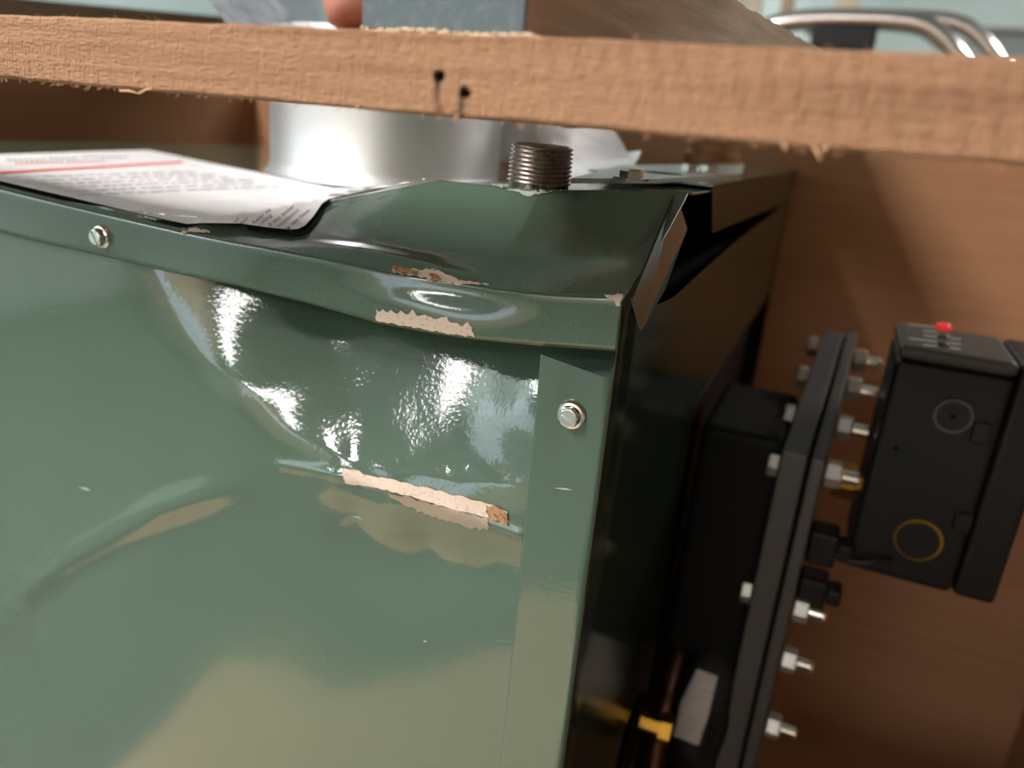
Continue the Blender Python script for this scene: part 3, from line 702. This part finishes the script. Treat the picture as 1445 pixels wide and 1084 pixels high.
# palm above-left of the lumber; fingers wrap down its left side and under it
w0 = Vector((lx0-.062, .235, .116)); 
pm = Vector((lx0-.040, .215, .085))
ch = [[(w0+Vector((-.16, -.02, .20)), .036), (w0+Vector((-.07, -.01, .09)), .031), (w0, .026), (pm, .030)]]
tips = []
for k, (dy, ln) in enumerate(((-.020, 1.0), (.002, 1.08), (.024, 1.02), (.044, .86))):
    y = A.y+.032+dy
    ch.append([('at', 3), (Vector((lx0-.024, y, .062)), .0100), (Vector((lx0-.0150, y-.001, .043)), .0085), (Vector((lx0-.0095, y-.003, .0275)), .0092), (Vector((lx0-.0075, y-.004, .0195)), .0090)])
ch.append([('at', 3), (Vector((lx0-.004, A.y+.012, .082)), .0125), (Vector((lx0+.014, A.y+.012, .072)), .0105), (Vector((lx0+.030, A.y+.016, .0605)), .0088)])
hd = make_skin('hand', ch, SKIN, hand)
sl0 = w0+Vector((-.085, -.012, .11))
obj('sleeve', tube([sl0, w0+Vector((-.17, -.02, .21)), w0+Vector((-.30, -.10, .42)), w0+Vector((-.42, -.25, .70))], [.042, .046, .055, .065], 24), SLEEVE, hand, smooth=True)

# ------------------------------------------------------------------ plastic film, paper
def blob(c, r, squash, amp, seed, m, name, label, cat, seg=56):
    rg = np.random.default_rng(seed); dirs = rg.normal(size=(26, 3)); dirs /= np.linalg.norm(dirs, axis=1)[:, None]; fr = rg.uniform(3, 9, 26); phs = rg.uniform(0, 6, 26)
    rows = []
    for i in range(seg):
        th = 2*math.pi*i/seg; row = []
        for j in range(seg//2+1):
            f_ = math.pi*j/(seg//2); d = np.array([math.sin(f_)*math.cos(th), math.sin(f_)*math.sin(th), math.cos(f_)])
            k = 1+amp*np.sum(np.abs(np.sin(fr*(dirs@d)+phs)))/26*2-amp; row.append(np.array(c)+d*r*k*np.array(squash))
        rows.append(row)
    bm = grid(rows, True); bmesh.ops.remove_doubles(bm, verts=bm.verts, dist=1e-6)
    o = obj(name, bm, m, None); o.modifiers.new('sol', 'SOLIDIFY').thickness = .0004
    return tag(o, label, cat)
bc = ony(418, -8, .475)
blob((bc.x, bc.y, .094), .060, (1.0, .9, .90), .55, 3, PLASTIC, 'plastic_bag', 'crumpled clear plastic bag stuffed into the top of the aluminium collar', 'bag')
# white plastic-wrapped roll behind the collar
rc = onz(738, 232, -.030); rc = ony(738, 232, .62)
roll = obj('wrapped_roll', lathe([(0, 0), (.030, 0), (.031, .01), (.0295, .03), (.0305, .08), (.029, .10), (0, .10)], (rc.x, .62, -.032), (0, 0, 1), 40, wob=.03), WHITEP, smooth=True)
tag(roll, 'white plastic-wrapped roll standing right behind the aluminium collar', 'roll')
# crumpled white paper bag right of it
def sheetmesh(corners, nu, nv, amp, seed):
    rg = np.random.default_rng(seed); fr = rg.uniform(2, 9, (8, 2)); phs = rg.uniform(0, 6, 8); a, b, c, d = [np.array(p) for p in corners]; rows = []
    for i in range(nu+1):
        row = []
        for j in range(nv+1):
            u, v = i/nu, j/nv; p = (a*(1-u)+b*u)*(1-v)+(d*(1-u)+c*u)*v; h = sum(abs(math.sin(f0*u+f1*v+q)) for (f0, f1), q in zip(fr, phs))/8-.6
            row.append(p+np.array([0, -h*amp*.5, h*amp]))
        rows.append(row)
    return grid(rows)
zq = -.018
def lz(x, y, z): return tuple(onz(x, y, z))
o = obj('paper_sheet', sheetmesh([tuple(ony(775, 248, .50)), tuple(ony(900, 236, .50)), tuple(ony(865, 182, .60)), tuple(ony(782, 178, .60))], 26, 20, .010, 5), mat('white_paper', (.74, .71, .73), .5), None, solid=.0006)
tag(o, 'crumpled white sheet lying on the lid between the two pipe stubs', 'paper')
o = obj('plastic_sheet', sheetmesh([tuple(ony(795, 258, .40)), tuple(ony(885, 256, .40)), tuple(ony(905, 214, .56)), tuple(ony(815, 222, .56))], 24, 16, .006, 8), WHITEP, None, solid=.0006)
tag(o, 'glossy white plastic film lying flat on the lid behind the threaded nipple', 'plastic film')

# ------------------------------------------------------------------ things in the room beyond
# wooden rail at the upper left, behind the board
ra = onx(330, 31, -.75); rb = onx(128, 0, -.75)
pr_ = [(-.775, .30, .052), (-.775, .95, .105), (-.775, .95, .045), (-.775, .30, -.02)]
o = obj('crate_rail', prism(pr_, (.018, 0, 0)), WOOD2); tag(o, 'pale brown wooden side rail of the crate at the upper left', 'rail')
# steel tube handle
hp = [ony(1040, 62, 1.5), ony(1075, 42, 1.5), ony(1120, 30, 1.5), ony(1200, 27, 1.5), ony(1290, 33, 1.5), ony(1330, 55, 1.5), ony(1358, 92, 1.5), ony(1375, 135, 1.5)]
hp = [hp[0]+Vector((-.03, 0, -.30)), hp[0]+Vector((-.02, 0, -.08))]+hp+[hp[-1]+Vector((.03, 0, -.25))]
truck = tag(empty('hand_truck'), 'chromed tube handle frame standing in the room behind the carton', 'hand truck')
obj('handle_tube', tube(smooth_path(hp), .0165, 18), CHROME, truck, smooth=True)
hq = [p+Vector((.06, .12, .02)) for p in hp[3:]]
obj('rear_tube', tube(smooth_path(hq), .014, 18), CHROME, truck, smooth=True)
c = ony(1185, 56, 1.5); obj('grip_clamp', box(c+Vector((-.045, -.02, -.018)), c+Vector((.055, .10, .020))), BLACKP, truck, bev=.005)
for dx in (-.17, .30): obj('upright', tube([Vector((c.x+dx, 1.5, c.z-.30)), Vector((c.x+dx, 1.5, FLOOR+.05))], .0165, 16), CHROME, truck, smooth=True)
obj('cross_bar', tube([Vector((c.x-.17, 1.5, c.z-.55)), Vector((c.x+.30, 1.5, c.z-.55))], .014, 14), CHROME, truck, smooth=True)
obj('toe_plate', box((c.x-.2, 1.30, FLOOR+.001), (c.x+.33, 1.52, FLOOR+.008)), BLACKI, truck)
for s in (-.19, .32): obj('wheel', lathe([(0, -.02), (.05, -.02), (.06, -.015), (.06, .015), (.05, .02), (0, .02)], (c.x+s+.02, 1.58, FLOOR+.061), (1, 0, 0), 32), BLACKP, truck)
for px, Y, wd, lab in ((1050, 2.4, .045, 'leftmost cream post standing before the pale wall'), (1195, 3.0, .035, 'cream post standing behind the middle of the chrome handle'), (1111, 3.2, .02, 'thin brown post between the two cream posts')):
    p = ony(px, 10, Y); o = obj('post', box((p.x-wd, Y-.03, FLOOR), (p.x+wd, Y+.03, CEIL-.001)), CREAM if wd > .03 else WOOD2); tag(o, lab, 'post', 'posts in the room')
p = ony(1420, 70, 2.2); gb = tag(empty('storage_box'), 'blurred grey box on a stand at the right beyond the board', 'box')
obj('box_body', box((p.x-.07, 2.1, p.z-.2), (p.x+.20, 2.35, p.z+.020)), GREYB, gb, bev=.01)
obj('box_lid', box((p.x-.075, 2.095, p.z+.0205), (p.x+.205, 2.355, p.z+.035)), GREYB, gb, bev=.004)
obj('box_stand', box((p.x-.05, 2.12, FLOOR), (p.x+.18, 2.33, p.z-.2005)), GREYB, gb)
